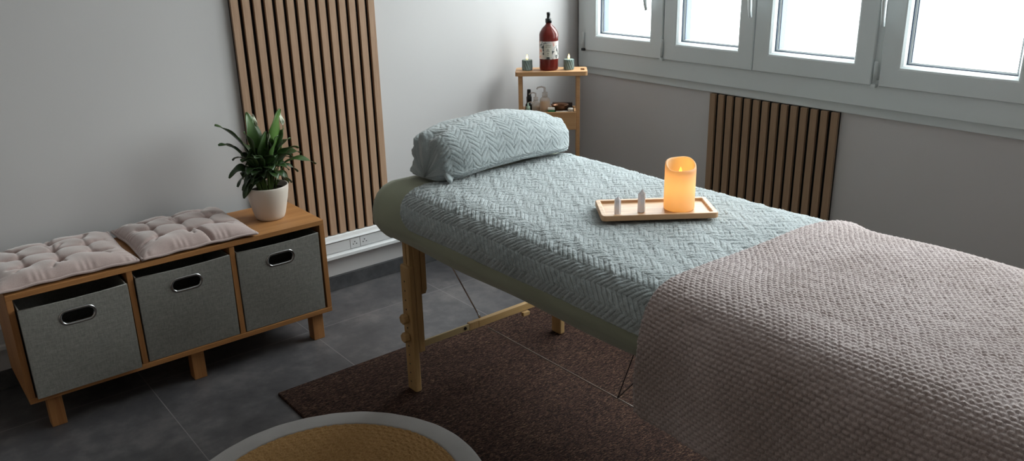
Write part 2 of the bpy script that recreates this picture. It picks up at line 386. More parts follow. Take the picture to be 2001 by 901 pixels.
# ------------------------------------------------------------------ bench with three cubbies
be = empty('storage_bench', (.753, 2.86, 0), label='low wooden storage bench with three open cubbies on short legs against the left wall', cat='bench')
be_o = be.location
def LB(x0, x1, y0, y1, z0, z1): return B(x0-.753, x1-.753, y0-2.86, y1-2.86, z0, z1)
ob('top_panel', LB(.236, 1.270, 2.705, 3.03, .460, .478), 'bench', be, bevel=.0015)
ob('bottom_panel', LB(.236, 1.270, 2.705, 3.03, .111, .129), 'bench', be, bevel=.0015)
for a in (.236, 1.252): ob('side_panel', LB(a, a+.018, 2.7055, 3.0295, .1292, .4598), 'benchz', be, bevel=.001)
for a in (.576, .913): ob('divider', LB(a, a+.018, 2.708, 3.02, .1292, .4598), 'benchz', be, bevel=.001)
ob('back_panel', LB(.255, 1.251, 3.021, 3.029, .1292, .4598), 'black', be)  # black colour stands in for the shade deep inside the cubbies
for x in (.283, .737, 1.195):
    for y in (2.728, 2.96):
        ob('leg', LB(x, x+.044, y, y+.044, 0, .1108), 'benchz', be, bevel=.002)

def bin_(x0, x1, z0, z1, yf, lean, label, tilt=0, lift=0):
    w_ = x1-x0; h_ = z1-z0; d_ = .27
    root = empty('storage_bin', ((x0+x1)/2, yf, z0), 0, label=label, cat='storage bin', group='grey fabric bins in the bench')
    root.rotation_euler = (lean, tilt, 0)
    gz = h_-.058; hw, hr = .047, .0195
    N = 96; st = []
    for i in range(N):
        a = 2*PI*i/N; c, s = math.cos(a), math.sin(a)
        # rounded slot
        st.append((math.copysign(hw-hr, c)*(1 if abs(c) > .25 else abs(c)/.25)+hr*c, gz+hr*s))
    rings = []
    bm = bmesh.new()
    for q in (0, .08, .35, .7, 1.0):
        ring = []
        for i in range(N):
            a = 2*PI*i/N; c, s = math.cos(a), math.sin(a)
            t1 = (w_/2)/abs(c) if abs(c) > 1e-6 else 1e9
            t2 = ((h_-gz) if s > 0 else gz)/abs(s) if abs(s) > 1e-6 else 1e9
            t_ = min(t1, t2); ex, ez = c*t_, gz+s*t_
            x = st[i][0]*(1-q)+ex*q; z = st[i][1]*(1-q)+ez*q
            bul = -.006*(1-(2*x/w_)**2)*math.sin(PI*min(max(z/h_, 0), 1))
            ring.append(bm.verts.new((x, bul, z+(-.004*(1-(2*x/w_)**2) if z > h_-.002 else 0))))
        rings.append(ring)
    # add exact corners by snapping the nearest points
    for cx_, cz_ in ((w_/2, h_), (-w_/2, h_), (w_/2, 0), (-w_/2, 0)):
        v_ = min(rings[-1], key=lambda v: (v.co.x-cx_)**2+(v.co.z-cz_)**2); v_.co = (cx_, 0, cz_)
    for a_, b_ in zip(rings, rings[1:]):
        for i in range(N): bm.faces.new((a_[i], a_[(i+1) % N], b_[(i+1) % N], b_[i]))
    f = ob('front_panel', bm, 'linen', root, False); so = f.modifiers.new('t', 'SOLIDIFY'); so.thickness = .004; so.offset = 1
    bm = B(-w_/2, -w_/2+.004, .005, d_, 0, h_); box(bm, w_/2-.004, w_/2, .005, d_, 0, h_); box(bm, -w_/2, w_/2, d_-.004, d_, 0, h_); box(bm, -w_/2, w_/2, .005, d_, 0, .005)
    ob('body', bm, 'linen', root, bevel=.001)
    bm = tube([(-w_/2, -.001, h_), (-w_/4, -.001, h_-.0032), (0, -.001, h_-.0042), (w_/4, -.001, h_-.0032), (w_/2, -.001, h_)], .0022, 8)
    tube([(-w_/2, -.0005, 0), (-w_/2, -.0005, h_)], .0018, 8, bm); tube([(w_/2, -.0005, 0), (w_/2, -.0005, h_)], .0018, 8, bm)
    ob('piping', bm, 'linen', root, True)
    # chrome grommet: rounded ring following the slot
    bm = bmesh.new(); rings = []
    for off, yy in ((-.001, .004), (-.002, -.006), (.001, -.0095), (.0045, -.010), (.007, -.0085), (.0078, -.005)):
        ring = []
        for i in range(N):
            a = 2*PI*i/N; c, s = math.cos(a), math.sin(a)
            ring.append(bm.verts.new((st[i][0]+off*c, yy, st[i][1]+off*s)))
        rings.append(ring)
    for a_, b_ in zip(rings, rings[1:]):
        for i in range(N): bm.faces.new((a_[i], a_[(i+1) % N], b_[(i+1) % N], b_[i]))
    ob('grommet', bm, 'chrome', root, True)
    return root
bin_(.259, .567, .1305, .430, 2.692, .02, 'grey fabric bin in the left cubby, furthest from the plant pot', 0.0)
bin_(.599, .908, .1315, .434, 2.712, .03, 'grey fabric bin in the middle cubby between the two wooden dividers')
bin_(.936, 1.244, .1315, .433, 2.712, .012, 'grey fabric bin in the right cubby below the potted plant')

# ------------------------------------------------------------------ tufted seat cushions
def cushion(x0, x1, y0, y1, zb, T_, tufts, label, pinch=None, seed=0):
    r_ = np.random.default_rng(seed)
    n = 150; u = np.linspace(-1, 1, n); U, V = np.meshgrid(u, u, indexing='ij')
    cx, cy, hx, hy = (x0+x1)/2, (y0+y1)/2, (x1-x0)/2, (y1-y0)/2
    # outline: sides drawn in, corners pulled out
    e = 1+0.035*((U*V)**2)-.02*(1-U**2)*(np.abs(V) > .0)*V**4-.02*(1-V**2)*U**4
    Xc = cx+hx*U*e; Yc = cy+hy*V*e
    edge = np.clip(1-np.maximum(np.abs(U), np.abs(V)), 0, 1)
    dome = ((1-np.abs(U)**5)**.55)*((1-np.abs(V)**5)**.55)
    H = T_*dome
    for tx, ty in tufts:
        d = np.hypot(Xc-tx, Yc-ty); H -= .020*np.exp(-(d/.010)**2)+.006*np.exp(-(d/.032)**2)
    def seg(ax_, ay_, bx_, by_, dep, wd):
        L = math.hypot(bx_-ax_, by_-ay_); ux, uy = (bx_-ax_)/L, (by_-ay_)/L
        t = np.clip((Xc-ax_)*ux+(Yc-ay_)*uy, 0, L); d = np.hypot(Xc-ax_-t*ux, Yc-ay_-t*uy)
        return dep*np.exp(-(d/wd)**1.2)
    for i, a in enumerate(tufts):
        for b in tufts[i+1:]:
            if math.hypot(a[0]-b[0], a[1]-b[1]) < .115: H -= seg(*a, *b, .0045, .0055)
    for a in tufts:      # folds from the outer tufts to the rim
        for _ in range(3):
            dx, dy = a[0]-cx, a[1]-cy; an = math.atan2(dy, dx)+r_.uniform(-.5, .5); L = r_.uniform(.03, .07)
            H -= seg(a[0], a[1], a[0]+math.cos(an)*L, a[1]+math.sin(an)*L, .006, .006)
    # gathers along the piped rim
    rim = np.exp(-edge/.10); ang = np.where(np.abs(U) > np.abs(V), Yc, Xc)
    H -= .004*rim*(.5+.5*np.sin(ang*190+4*np.sin(ang*47+seed)))*(1-rim**6)
    if pinch: H -= seg(*pinch, .022, .006)
    fade = (edge > 0)
    H = np.maximum(H, .002)*fade
    Zt = zb+.012+H+.0015*np.sin(Xc*60+Yc*35)
    Zb = zb+.012-.010*np.clip(edge/.12, 0, 1)**.6
    root = empty('seat_cushion', (cx, cy, zb), label=label, cat='cushion', group='tufted cushions on the bench')
    P = np.stack([Xc-cx, Yc-cy, Zt-zb], -1); Pb = np.stack([Xc-cx, Yc-cy, Zb-zb], -1)
    A = npgrid('cover', P, 'velvet', root)
    npgrid('underside', Pb[::-1], 'velvet', root)
    # piping round the rim
    idx = [(i, 0) for i in range(0, n, 3)]+[(n-1, j) for j in range(0, n, 3)]+[(i, n-1) for i in range(n-1, 0, -3)]+[(0, j) for j in range(n-1, 0, -3)]
    pts = [tuple(P[i, j]) for i, j in idx]; pts.append(pts[0])
    ob('piping', tube(pts, .0045, 8), 'velvet', root, True)
    return root
cushion(.215, .613, 2.712, 3.062, .478, .038, [(a, b) for a in (.318, .416, .514) for b in (2.815, 2.90, 2.985)], 'tufted pink-beige seat cushion at the left end of the bench', seed=3)
c2 = cushion(.637, 1.010, 2.706, 3.058, .478, .042, [(a, b) for a in (.722, .818, .914) for b in (2.81, 2.90, 2.99)], 'tufted pink-beige seat cushion in the middle of the bench, nearer the potted plant', pinch=(.866, 2.706, .846, 2.80), seed=8)

# ------------------------------------------------------------------ potted peace lily
pp = empty('potted_plant', (1.137, 2.865, .4785), label='peace lily in a cream pot on the right end of the bench', cat='plant')
ob('pot', lathe([(0, 0), (.047, 0), (.051, .003), (.056, .015), (.070, .075), (.0755, .108), (.0765, .122), (.0755, .126), (.0725, .126), (.0715, .120), (.067, .085), (.0, .08)], 64), 'ceramic', pp, True)
ob('soil', lathe([(0, .108), (.03, .110), (.06, .107), (.0705, .104), (.0, .1035)], 40, cap=False), 'soil', pp, True)
def leafmesh(V, F, Tn, base, tip, width, droop, tint, seg=12):
    base, tip = Vector(base), Vector(tip); d = tip-base; L = d.length
    ctrl = base+d*.5+Vector((0, 0, droop)); side = d.cross(Vector((0, 0, 1)))
    side = side.normalized() if side.length > .01 else Vector((1, 0, 0))
    tw = random.uniform(-.5, .5)
    i0 = len(V)
    for s in range(seg+1):
        t = s/seg; p = base*(1-t)**2+ctrl*2*t*(1-t)+tip*t*t
        tg = ((ctrl-base)*(1-t)+(tip-ctrl)*t).normalized(); sd = Matrix.Rotation(tw, 3, tg) @ (side-tg*side.dot(tg)).normalized(); nn = sd.cross(tg)
        wv = width*(math.sin(PI*t**.8)**.9 if 0 < t < 1 else 0)*(1-.35*t)+.0006
        wave = .004*math.sin(t*9+seg)
        for q, up in ((-1, .22), (-.5, .08), (0, 0), (.5, .08), (1, .22)):
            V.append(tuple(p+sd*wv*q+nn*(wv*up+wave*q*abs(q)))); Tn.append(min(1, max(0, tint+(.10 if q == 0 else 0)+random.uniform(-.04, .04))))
    for s in range(seg):
        for q in range(4):
            a = i0+s*5+q; F.append((a, a+1, a+6, a+5))
# tips seen from the camera side; (dx, dz of tip, depth offset dy, width, where the blade starts, tint)
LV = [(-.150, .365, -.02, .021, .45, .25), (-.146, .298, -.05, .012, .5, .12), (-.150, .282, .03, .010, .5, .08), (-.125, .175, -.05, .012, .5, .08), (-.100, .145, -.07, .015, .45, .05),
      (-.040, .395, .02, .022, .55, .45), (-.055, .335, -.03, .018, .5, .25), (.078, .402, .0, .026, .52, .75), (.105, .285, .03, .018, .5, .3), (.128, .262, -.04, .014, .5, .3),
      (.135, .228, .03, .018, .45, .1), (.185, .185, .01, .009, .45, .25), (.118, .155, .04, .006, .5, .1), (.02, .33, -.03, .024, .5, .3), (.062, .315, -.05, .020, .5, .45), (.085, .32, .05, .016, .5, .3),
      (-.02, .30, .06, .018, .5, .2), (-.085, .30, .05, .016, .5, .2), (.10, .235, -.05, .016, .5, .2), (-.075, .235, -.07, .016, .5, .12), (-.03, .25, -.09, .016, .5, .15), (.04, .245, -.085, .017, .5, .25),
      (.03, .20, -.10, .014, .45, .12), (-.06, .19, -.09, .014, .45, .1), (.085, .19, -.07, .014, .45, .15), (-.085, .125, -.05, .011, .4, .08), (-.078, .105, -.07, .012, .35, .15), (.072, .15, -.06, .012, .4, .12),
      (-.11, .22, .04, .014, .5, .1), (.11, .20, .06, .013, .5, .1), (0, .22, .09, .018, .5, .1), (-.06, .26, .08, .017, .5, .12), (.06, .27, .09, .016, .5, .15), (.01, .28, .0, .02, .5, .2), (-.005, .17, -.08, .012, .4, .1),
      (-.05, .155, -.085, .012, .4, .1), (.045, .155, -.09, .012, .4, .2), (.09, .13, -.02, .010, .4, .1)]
V, F, Tn = [], [], []; bst = bmesh.new()
ax2 = Vector((0.92, -0.38, 0)); dp = Vector((0.38, .92, 0))
for _ in range(34):
    a_ = random.uniform(-1, 1); LV.append((.085*a_, random.uniform(.15, .31)-.06*abs(a_), random.uniform(-.09, .07), random.uniform(.014, .021), .4, random.uniform(.02, .35)))
for dx, dz, dy, wd, fr2, ti in LV:
    wd *= 1.85; fr2 *= .62
    tip = ax2*dx+dp*dy*.9+Vector((0, 0, dz)); r0 = random.uniform(.005, .035); an = math.atan2(tip.y, tip.x)+random.uniform(-.5, .5)
    root_ = Vector((r0*math.cos(an), r0*math.sin(an), .105))
    hor = math.hypot(tip.x, tip.y); blade0 = root_.lerp(tip, fr2)+Vector((0, 0, .10*hor/(.1+hor)+.012))
    for k_ in range(1): tube([root_, root_.lerp(blade0, .5)+Vector((0, 0, .012)), blade0], [.0022, .0018, .0014], 6, bst)
    leafmesh(V, F, Tn, blade0, tip, wd, .022+.08*hor, ti)
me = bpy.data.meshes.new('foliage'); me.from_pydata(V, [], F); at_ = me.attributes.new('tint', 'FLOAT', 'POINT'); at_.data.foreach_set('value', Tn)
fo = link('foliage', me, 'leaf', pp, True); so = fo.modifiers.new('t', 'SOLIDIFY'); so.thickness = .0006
ob('stems', bst, 'stem', pp, True)
for dx, dz, dy in ((.022, .33, -.02), (-.012, .385, .03), (.083, .385, .03)):
    p = ax2*dx+dp*dy+Vector((0, 0, dz)); V, F, Tn = [], [], []
    leafmesh(V, F, Tn, p-Vector((.0, 0, .05)), p+ax2*random.uniform(-.012, .012), .008, .004, .5)
    me = bpy.data.meshes.new('flower'); me.from_pydata(V, [], F); fl_ = link('flower', me, 'spathe', pp, True); so = fl_.modifiers.new('t', 'SOLIDIFY'); so.thickness = .0008; fl_['label'] = 'cream white spathe'
    ob('flower_stem', tube([Vector((p.x*.2, p.y*.2, .105)), (p.x*.7, p.y*.7, .2), p-Vector((0, 0, .05))], .0014, 6), 'stem', fl_, True)

# ------------------------------------------------------------------ massage table
TX, TY0, TY1, ZB, ZT = 1.625, .36, 2.335, .555, .712     # cushion centre x, foot, head, underside, top
HX = .385
mt = empty('massage_table', (TX, 1.35, 0), label='folding massage table on height-adjustable beech legs under the sage sheet', cat='massage table')
mo = Vector((TX, 1.35, 0))
def LM(x0, x1, y0, y1, z0, z1): return B(x0-mo.x, x1-mo.x, y0-mo.y, y1-mo.y, z0, z1)
HY = (TY1-TY0)/2
PR = [(.06, .548), (.03, .550), (.012, .560), (.003, .575), (0, .60), (.001, .622), (.006, .645), (.017, .668), (.034, .688), (.056, .702), (.085, .710), (.12, .713), (.2, .7145), (.30, .715)]
ob('padded_top', slabloft([(d+.006, z-.004) for d, z in PR[2:]], HX, HY, .10, 10, cx=0, cy=(TY0+TY1)/2-mo.y), 'sage', mt, True)
for y in (2.20, .47): ob('end_rail', LM(1.315, 1.895, y, y+.025, .532, .551), 'beechx', mt, bevel=.002)
for x in (1.315, 1.875): ob('side_rail', LM(x, x+.02, .495, 2.20, .532, .551), 'beech', mt, bevel=.002)
def legset(x, s, y, yd):
    """x = outer face, s = +1 when the inside is towards +x, y = near edge, yd=+1 for the head end"""
    def q(a, b): return (min(x+s*a, x+s*b), max(x+s*a, x+s*b))
    l = ob('leg', LM(*q(.026, .050), y+.004, y+.030, .15, .556), 'beech', mt, bevel=.003)
    ob('leg_batten', LM(*q(.012, .0255), y+.008, y+.024, .30, .556), 'beech', l, bevel=.001)
    ob('leg_batten', LM(*q(.012, .0255), y+.028, y+.046, .30, .556), 'beech', l, bevel=.001)
    e = ob('leg_extension', LM(*q(0, .0255), y, y+.052, .009, .462), 'beech', l, bevel=.007, seg=3)
    for k_ in range(12):
        z = .045+k_*.033
        if abs(z-.212) > .012 and abs(z-.275) > .012:
            a = lathe([(.0028, 0), (.0028, .0008)], 10); a.verts.ensure_lookup_table()
            mm = Matrix.Translation((x-mo.x-s*.0004, y+.026-mo.y, z)) @ Matrix.Rotation(-s*PI/2, 4, 'Y')
            bmesh.ops.transform(a, matrix=mm, verts=a.verts); ob('peg_hole', a, 'black', l)
    for z in (.212, .278):
        k2 = ob('knob', slabloft([(.003, 0), (.0, .003), (0, .016), (.002, .019)], .017, .017, .006, 3), 'beech', l)
        bmk = lathe([(.010, 0), (.018, .001), (.0185, .004), (.0185, .017), (.016, .02)], 6); k2.data = bpy.data.meshes.new('knob'); bmk.to_mesh(k2.data); bmk.free(); k2.data.materials.append(MT['beech'])
        bv = k2.modifiers.new('b', 'BEVEL'); bv.width = .0025; bv.segments = 2
        k2.matrix_local = Matrix.Translation((x-mo.x-s*.0005, y+.026-mo.y, z)) @ Matrix.Rotation(-s*PI/2, 4, 'Y') @ Matrix.Rotation(.3, 4, 'Z')
    bm = bmesh.new(); bw = [(0, .552), (0, .37), (.008, .352), (.022, .345), (.036, .352), (.042, .37), (.05, .552)]
    fa = [[bm.verts.new((x+s*xx-mo.x, y+.004+yy-mo.y, zz)) for yy, zz in bw] for xx in (.052, .070)]
    bm.faces.new(fa[0]); bm.faces.new(fa[1][::-1])
    for k_ in range(len(bw)): bm.faces.new((fa[0][k_], fa[0][(k_+1) % len(bw)], fa[1][(k_+1) % len(bw)], fa[1][k_]))
    ob('brace', bm, 'beech', mt, bevel=.002)
for y, yd in ((2.125, 1), (.52, -1)):
    legset(1.268, 1, y, yd); legset(1.942, -1, y, yd)
    ob('crossbar', LM(1.3185, 1.515, y+.012, y+.020, .162, .184), 'beechp', mt, bevel=.001)['label'] = 'pale thin half of the crossbar'
    c_ = ob('crossbar', LM(1.545, 1.891, y+.010, y+.028, .160, .186), 'beechx', mt, bevel=.002)
    ob('crossbar_joint', LM(1.505, 1.546, y+.011, y+.026, .159, .187), 'bronze' if 0 else 'beech', c_, bevel=.002)
    ob('crossbar_block', LM(1.735, 1.765, y-.004, y+.010, .145, .160), 'beechx', c_, bevel=.002)
    q = ob('bolt_hole', lathe([(.006, 0), (.006, .002)], 14), 'black', mt); q.matrix_local = Matrix.Translation((1.487-mo.x, y+.0118-mo.y, .174)) @ Matrix.Rotation(PI/2, 4, 'X') @ Matrix.Scale(1, 4)
def cab(a, b, r=.0016, m_='steel', nm='cable'): return ob(nm, tube([Vector(a)-mo, Vector(b)-mo], r, 8), m_, mt, True)
cab((1.58, 2.13, .150), (1.58, .55, .150), .0022)
cab((1.566, 2.156, .183), (1.426, 2.205, .515), .0024)
ob('cable_end', tube([Vector((1.566, 2.156, .183))-mo, Vector((1.5585, 2.1586, .2008))-mo], .004, 10), 'chrome', mt, True)
cab((1.58, 1.50, .150), (1.58, 1.36, .55), .0016, 'black', 'strap')
cab((1.58, 1.50, .150), (1.58, 1.18, .55), .0016, 'black', 'strap')

# fitted sheet: drawn over the padded top, gathered under its edge
def sheet():
    N = 60; rings = []; cy = (TY0+TY1)/2
    prof_ = [(.10, .530), (.062, .522), (.050, .524), (.036, .535), (.020, .552), (.008, .570)]+PR[3:]
    base = rrect(HX, HY, .10, 24)
    bm = bmesh.new(); rows = []
    for j, (d, z) in enumerate(prof_):
        o_ = rrect(HX-d+.004, HY-d+.004, max(.10-d, .003), 24); row = []
        # densify long sides
        pts = []
        for i_, (a, b) in enumerate(zip(o_, o_[1:]+o_[:1])):
            b0_, b1_ = base[i_], base[(i_+1) % len(base)]; L = math.hypot(b0_[0]-b1_[0], b0_[1]-b1_[1]); n_ = 40 if L > 1 else (16 if L > .3 else 1)
            for k_ in range(n_): pts.append((a[0]+(b[0]-a[0])*k_/n_, a[1]+(b[1]-a[1])*k_/n_))
        row = pts; rows.append((row, z))
    m_ = len(rows[0][0]); verts = []
    for j, (row, z) in enumerate(rows):
        rv = []
        for k_, (x, y) in enumerate(row):
            wgt = max(0, 1-abs(z-.585)/.06)
            wv = .0035*math.sin(k_*.9)*wgt*.6+.002*math.sin(k_*.37+j)*wgt
            l = math.hypot(x, y) or 1
            rv.append(bm.verts.new((x*(1+wv), y+wv*.4, z+.004+.003*math.sin(k_*.5)*(z < .56))))
        verts.append(rv)
    for a, b in zip(verts, verts[1:]):
        for k_ in range(m_): bm.faces.new((a[k_], a[(k_+1) % m_], b[(k_+1) % m_], b[k_]))
    bm.faces.new(verts[-1])
    o = ob('fitted_sheet', bm, 'sage', None, True); o.location = (TX, cy, 0)
    T(o, 'plain sage green fitted sheet stretched over the massage table top', 'sheet')
sheet()

# fabrics with a real relief ------------------------------------------------
def herring(u, v, cw=.036, p=.0172):
    """u across the columns, v along them -> 0..1 height of the plaited relief"""
    c = np.floor(u/cw); f = u/cw-c; sgn = np.where(c % 2 == 0, 1., -1.)
    t = (v+sgn*(f-.5)*cw*1.05)/p; t = t-np.floor(t)
    a = 1-np.abs(2*t-1)**8.0; b = 1-np.abs(2*f-1)**12.0
    return np.clip(a, 0, 1)*(.72+.28*np.clip(b, 0, 1))
def popcorn(u, v, pu=.0150, pv=.0098):
    r = np.floor(v/pv); fv = v/pv-r; uu = u/pu+.5*(r % 2); fu = uu-np.floor(uu)
    sk = .18*np.sin(2*PI*fu)
    row = np.clip(1-np.abs(2*fv-1)**3.0, 0, 1)**.7
    return row*(.25+.75*np.clip(1-np.abs(2*fu-1)**3.5, 0, 1))
def profile(off, ex0, ex1, hang0, hang1, step):
    """cross-section over the table, offset outwards; returns arc-length samples (s, x, z, nx, nz)"""
    pts = []
    base = [(-HX+d, z) for d, z in PR if z > max(.595, hang0+.012)]
    base += [(-HX+.34, .7152), (0, .7155), (HX-.34, .7152)]
    base += [(HX-d, z) for d, z in reversed(PR) if z > max(.595, hang1+.012)]
    base = np.array(base); 
    t = np.gradient(base, axis=0); t /= np.linalg.norm(t, axis=1)[:, None]; nrm = np.stack([-t[:, 1], t[:, 0]], 1)
    P_ = base+nrm*off
    P_ = np.concatenate([[[P_[0, 0]+ex0, hang0]], P_, [[P_[-1, 0]+ex1, hang1]]])
    s = np.concatenate([[0], np.cumsum(np.linalg.norm(np.diff(P_, axis=0), axis=1))])
    ss = np.arange(0, s[-1], step); x = np.interp(ss, s, P_[:, 0]); z = np.interp(ss, s, P_[:, 1])
    k_ = 15; ker = np.hanning(k_+2)[1:-1]; ker /= ker.sum()
    x = np.convolve(np.pad(x, k_//2, 'reflect', reflect_type='odd'), ker, 'valid'); z = np.convolve(np.pad(z, k_//2, 'reflect', reflect_type='odd'), ker, 'valid')
    tx, tz = np.gradient(x), np.gradient(z); l = np.hypot(tx, tz)
    return ss, x, z, -tz/l, tx/l
def lump(a, b, seed, n=10, fmin=2, fmax=9):
    r_ = np.random.default_rng(seed); o_ = np.zeros_like(a)
    for _ in range(n):
        fx, fy = r_.uniform(-fmax, fmax, 2); o_ += np.sin(a*fx*2+b*fy*2+r_.uniform(0, 6))
    return o_/math.sqrt(n)
# mint blanket
ss, px, pz, nx, nz_ = profile(.008, -.0, .0, .612, .612, .0020)
ye, yh = .62, 2.115
L = ss[-1]
ymax = yh-.10*(1-np.sqrt(np.clip(1-np.clip((.10-ss)/.10, 0, 1)**2, 0, 1)))-.10*(1-np.sqrt(np.clip(1-np.clip((.10-(L-ss))/.10, 0, 1)**2, 0, 1)))+.008*np.sin(ss*11)
nv_ = 740; q = np.linspace(0, 1, nv_)
Yg = ye+(ymax[:, None]-ye)*q[None, :]; Sg = np.repeat(ss[:, None], nv_, 1)
H = .0038*(1+.7*np.clip((.15-Sg)/.06, 0, 1))*herring(Sg+.004*lump(Sg, Yg, 5), Yg+.004*lump(Sg, Yg, 6))*1.0+.0012*lump(Sg*12, Yg*12, 9)
edge = np.minimum(np.minimum(Sg, L-Sg), ymax[:, None]-Yg); H = H*np.clip(edge/.012, 0, 1)+.003*np.clip(1-np.abs(edge-.006)/.006, 0, 1)
H += .0018*lump(Sg, Yg, 2)
H -= .008*np.clip(1-edge/.008, 0, 1)**2
H += .0006*rng.standard_normal(H.shape)
P = np.stack([TX+px[:, None]+nx[:, None]*H, Yg, pz[:, None]+nz_[:, None]*H], -1)
o = npgrid('mint_blanket', P, 'mint'); T(o, 'pale mint herringbone fleece blanket spread over the massage table', 'blanket')
so = o.modifiers.new('t', 'SOLIDIFY'); so.thickness = .0045; so.offset = -1
# taupe throw
ss, px, pz, nx, nz_ = profile(.018, .004, .014, .425, .50, .0023)
y0_, nv_ = .17, 440; L = ss[-1]
yh_ = 1.120+.006*np.sin(ss*9)-.018*np.exp(-((ss-.20)/.10)**2)-.004*np.clip((.10-ss)/.10, 0, 1)-.035*np.clip((ss-.5)/.6, 0, 1)
Yg = y0_+(yh_[:, None]-y0_)*np.linspace(0, 1, nv_)[None, :]; Sg = np.repeat(ss[:, None], nv_, 1)
edge = np.minimum(np.minimum(Sg, L-Sg), yh_[:, None]-Yg)
H = .0042*popcorn(Yg+.006*lump(Sg, Yg, 11, 6), Sg+.004*lump(Sg, Yg, 12, 6))*np.clip(edge/.010, .2, 1)*(1+.9*np.clip((.30-Sg)/.1, 0, 1))
H += .0022*lump(Sg, Yg, 7)-.012*np.clip(1-edge/.012, 0, 1)**2*(Yg > yh_[:, None]-.02)
side = np.clip((.26-Sg)/.26, 0, 1)           # the hanging side falls in soft folds
H += side*(.007*np.sin(Yg*21+1.2+.8*np.sin(Yg*7))+.004*np.sin(Yg*47+Sg*6))*np.clip((yh_[:, None]-Yg-.05)/.2, 0, 1)
farb = np.exp(-((L-Sg-.20)/.05)**2)*np.exp(-((Yg-1.055)/.045)**2); H += .016*farb
H += .0006*rng.standard_normal(H.shape)
P = np.stack([TX+px[:, None]+nx[:, None]*H, Yg, pz[:, None]+nz_[:, None]*H+(-.03*np.clip((yh_[:, None]-Yg), 0, .3)*side)], -1)
o = npgrid('taupe_throw', P, 'taupe'); T(o, 'chunky taupe textured throw draped over the foot half of the massage table', 'blanket')
so = o.modifiers.new('t', 'SOLIDIFY'); so.thickness = .007; so.offset = -1

# pillow in the same mint fabric
def pillow():
    nu, nv = 230, 260; u = np.linspace(-1, 1, nu); th = np.linspace(0, 2*PI, nv, endpoint=False)
    U, TH = np.meshgrid(u, th, indexing='ij')
    hl = .288
    pw = np.clip(1-np.abs(U)**8, 0, 1)**.45
    a = .118*(.30+.70*pw)*(pw > 0)*np.clip(pw/.2, 0, 1)**.5; h = .160*np.clip(pw/.6, 0, 1)**.6*(.60+.40*np.clip(1-np.abs(U-.02)**2.0, 0, 1)+.15*np.clip((-U-.2)/.6, 0, 1))
    cs, sn = np.cos(TH), np.sin(TH)
    yy = a*np.sign(cs)*np.abs(cs)**.75
    zz = np.where(sn > 0, h*(.30+.70*np.abs(sn)**.85), h*(.30-.30*np.abs(sn)**.7))
    xx = U*hl+.0*sn
    yc = .0+.012*U
    low = np.clip(-sn, 0, 1)
    zz += .012*(1-np.clip(np.abs(U+.0)/.75, 0, 1)**2)*low  # the middle bridges up a little
    n1 = lump(xx*3, TH*.6, 21, 12, 2, 8)
    endw = np.clip((np.abs(U)-.55)/.45, 0, 1)
    arc = TH*.115
    Hh = .0045*herring(xx+.35, arc+.006*endw*n1, .034, .0205)*np.clip((1-np.abs(U))/.08, .15, 1)
    Hh += (.007*np.clip((-U-.72)/.2, 0, 1)*lump(yy*9, zz*9, 41, 12, 2, 6)+.004*endw*n1+.004*endw*(U < 0)*lump(xx*5, TH*1.0, 31, 12, 2, 5))*(np.abs(U) < .999)+.0025*lump(xx*2, TH, 8)+.0005*rng.standard_normal(xx.shape)
    cx_, cz_ = 0, h*.4
    dx, dy, dz = U**7*.8, cs, sn*.9; l = np.sqrt(dx**2+dy**2+dz**2)+1e-6
    P = np.stack([xx+dx/l*Hh, yc+yy+dy/l*Hh, np.maximum(zz+dz/l*Hh, .0005)], -1)
    root = empty('pillow', (1.660, 2.172, .7315), 0, label='plump mint herringbone pillow at the head of the massage table', cat='pillow')
    npgrid('pillowcase', P.transpose(1, 0, 2), 'mint', root, closeu=True)
    # gathered cloth ears at the near corners
    for sx, sy in ((-.262, -.090), (-.270, .02)):
        bm = bmesh.new(); pts = [(sx+.03, sy+.02, .035), (sx+.012, sy-.004, .022), (sx, sy-.02, .012), (sx-.004, sy-.034, .007)]
        tube(pts, [.030, .024, .016, .010], 14, bm, .6)
        e = ob('gathered_corner', bm, 'mint', root, True); sb = e.modifiers.new('s', 'SUBSURF'); sb.levels = 2; sb.render_levels = 2
    return root
pillow()

# ------------------------------------------------------------------ tray, candle, crystals
ZS = .7335
ta = -math.atan2(.185, .244)
tr = empty('serving_tray', (1.642, 1.436, ZS), ta, label='small rectangular bamboo tray on the mint blanket', cat='tray')
bm = slabloft([(.004, 0), (0, .002), (0, .014), (.0015, .016), (.012, .016), (.014, .0145), (.0165, .009)], .155, .0735, .012, 6)
ob('tray_body', bm, 'tray', tr, False, bevel=.0008)
ZI = ZS+.0092
cn = empty('pillar_candle', (1.690, 1.394, ZI), label='large glowing ivory LED pillar candle at the right end of the tray', cat='candle')
N = 72; rc = .0412
def rim(a): # high at the back, low at the side facing the camera
    v_ = math.cos(a-math.atan2(.748, .663)); return .124+.0115*v_+.002*math.cos(3*a)
bm = bmesh.new(); rings = []
for r_, f_, zz in ((.038, 0, 0), (.0405, 0, .002), (rc, 0, .006), (rc, .25, 0), (rc, .5, 0), (rc, .75, 0), (rc, .93, 0), (rc-.0008, .985, 0), (rc-.003, 1.0, 0), (rc-.0055, .985, 0), (rc-.0065, .95, 0), (rc-.008, .0, .096), (.026, 0, .0905), (.006, 0, .0895)):
    rings.append([bm.verts.new((r_*math.cos(2*PI*i/N), r_*math.sin(2*PI*i/N), zz if f_ == 0 else rim(2*PI*i/N)*f_)) for i in range(N)])
for a, b in zip(rings, rings[1:]):
    for i in range(N): bm.faces.new((a[i], a[(i+1) % N], b[(i+1) % N], b[i]))
bm.faces.new(rings[-1])
ob('wax_body', bm, 'wax', cn, True)
ob('base', lathe([(0, .0006), (.037, .0006), (.037, .0016), (0, .0016)], 40), 'lid', cn)
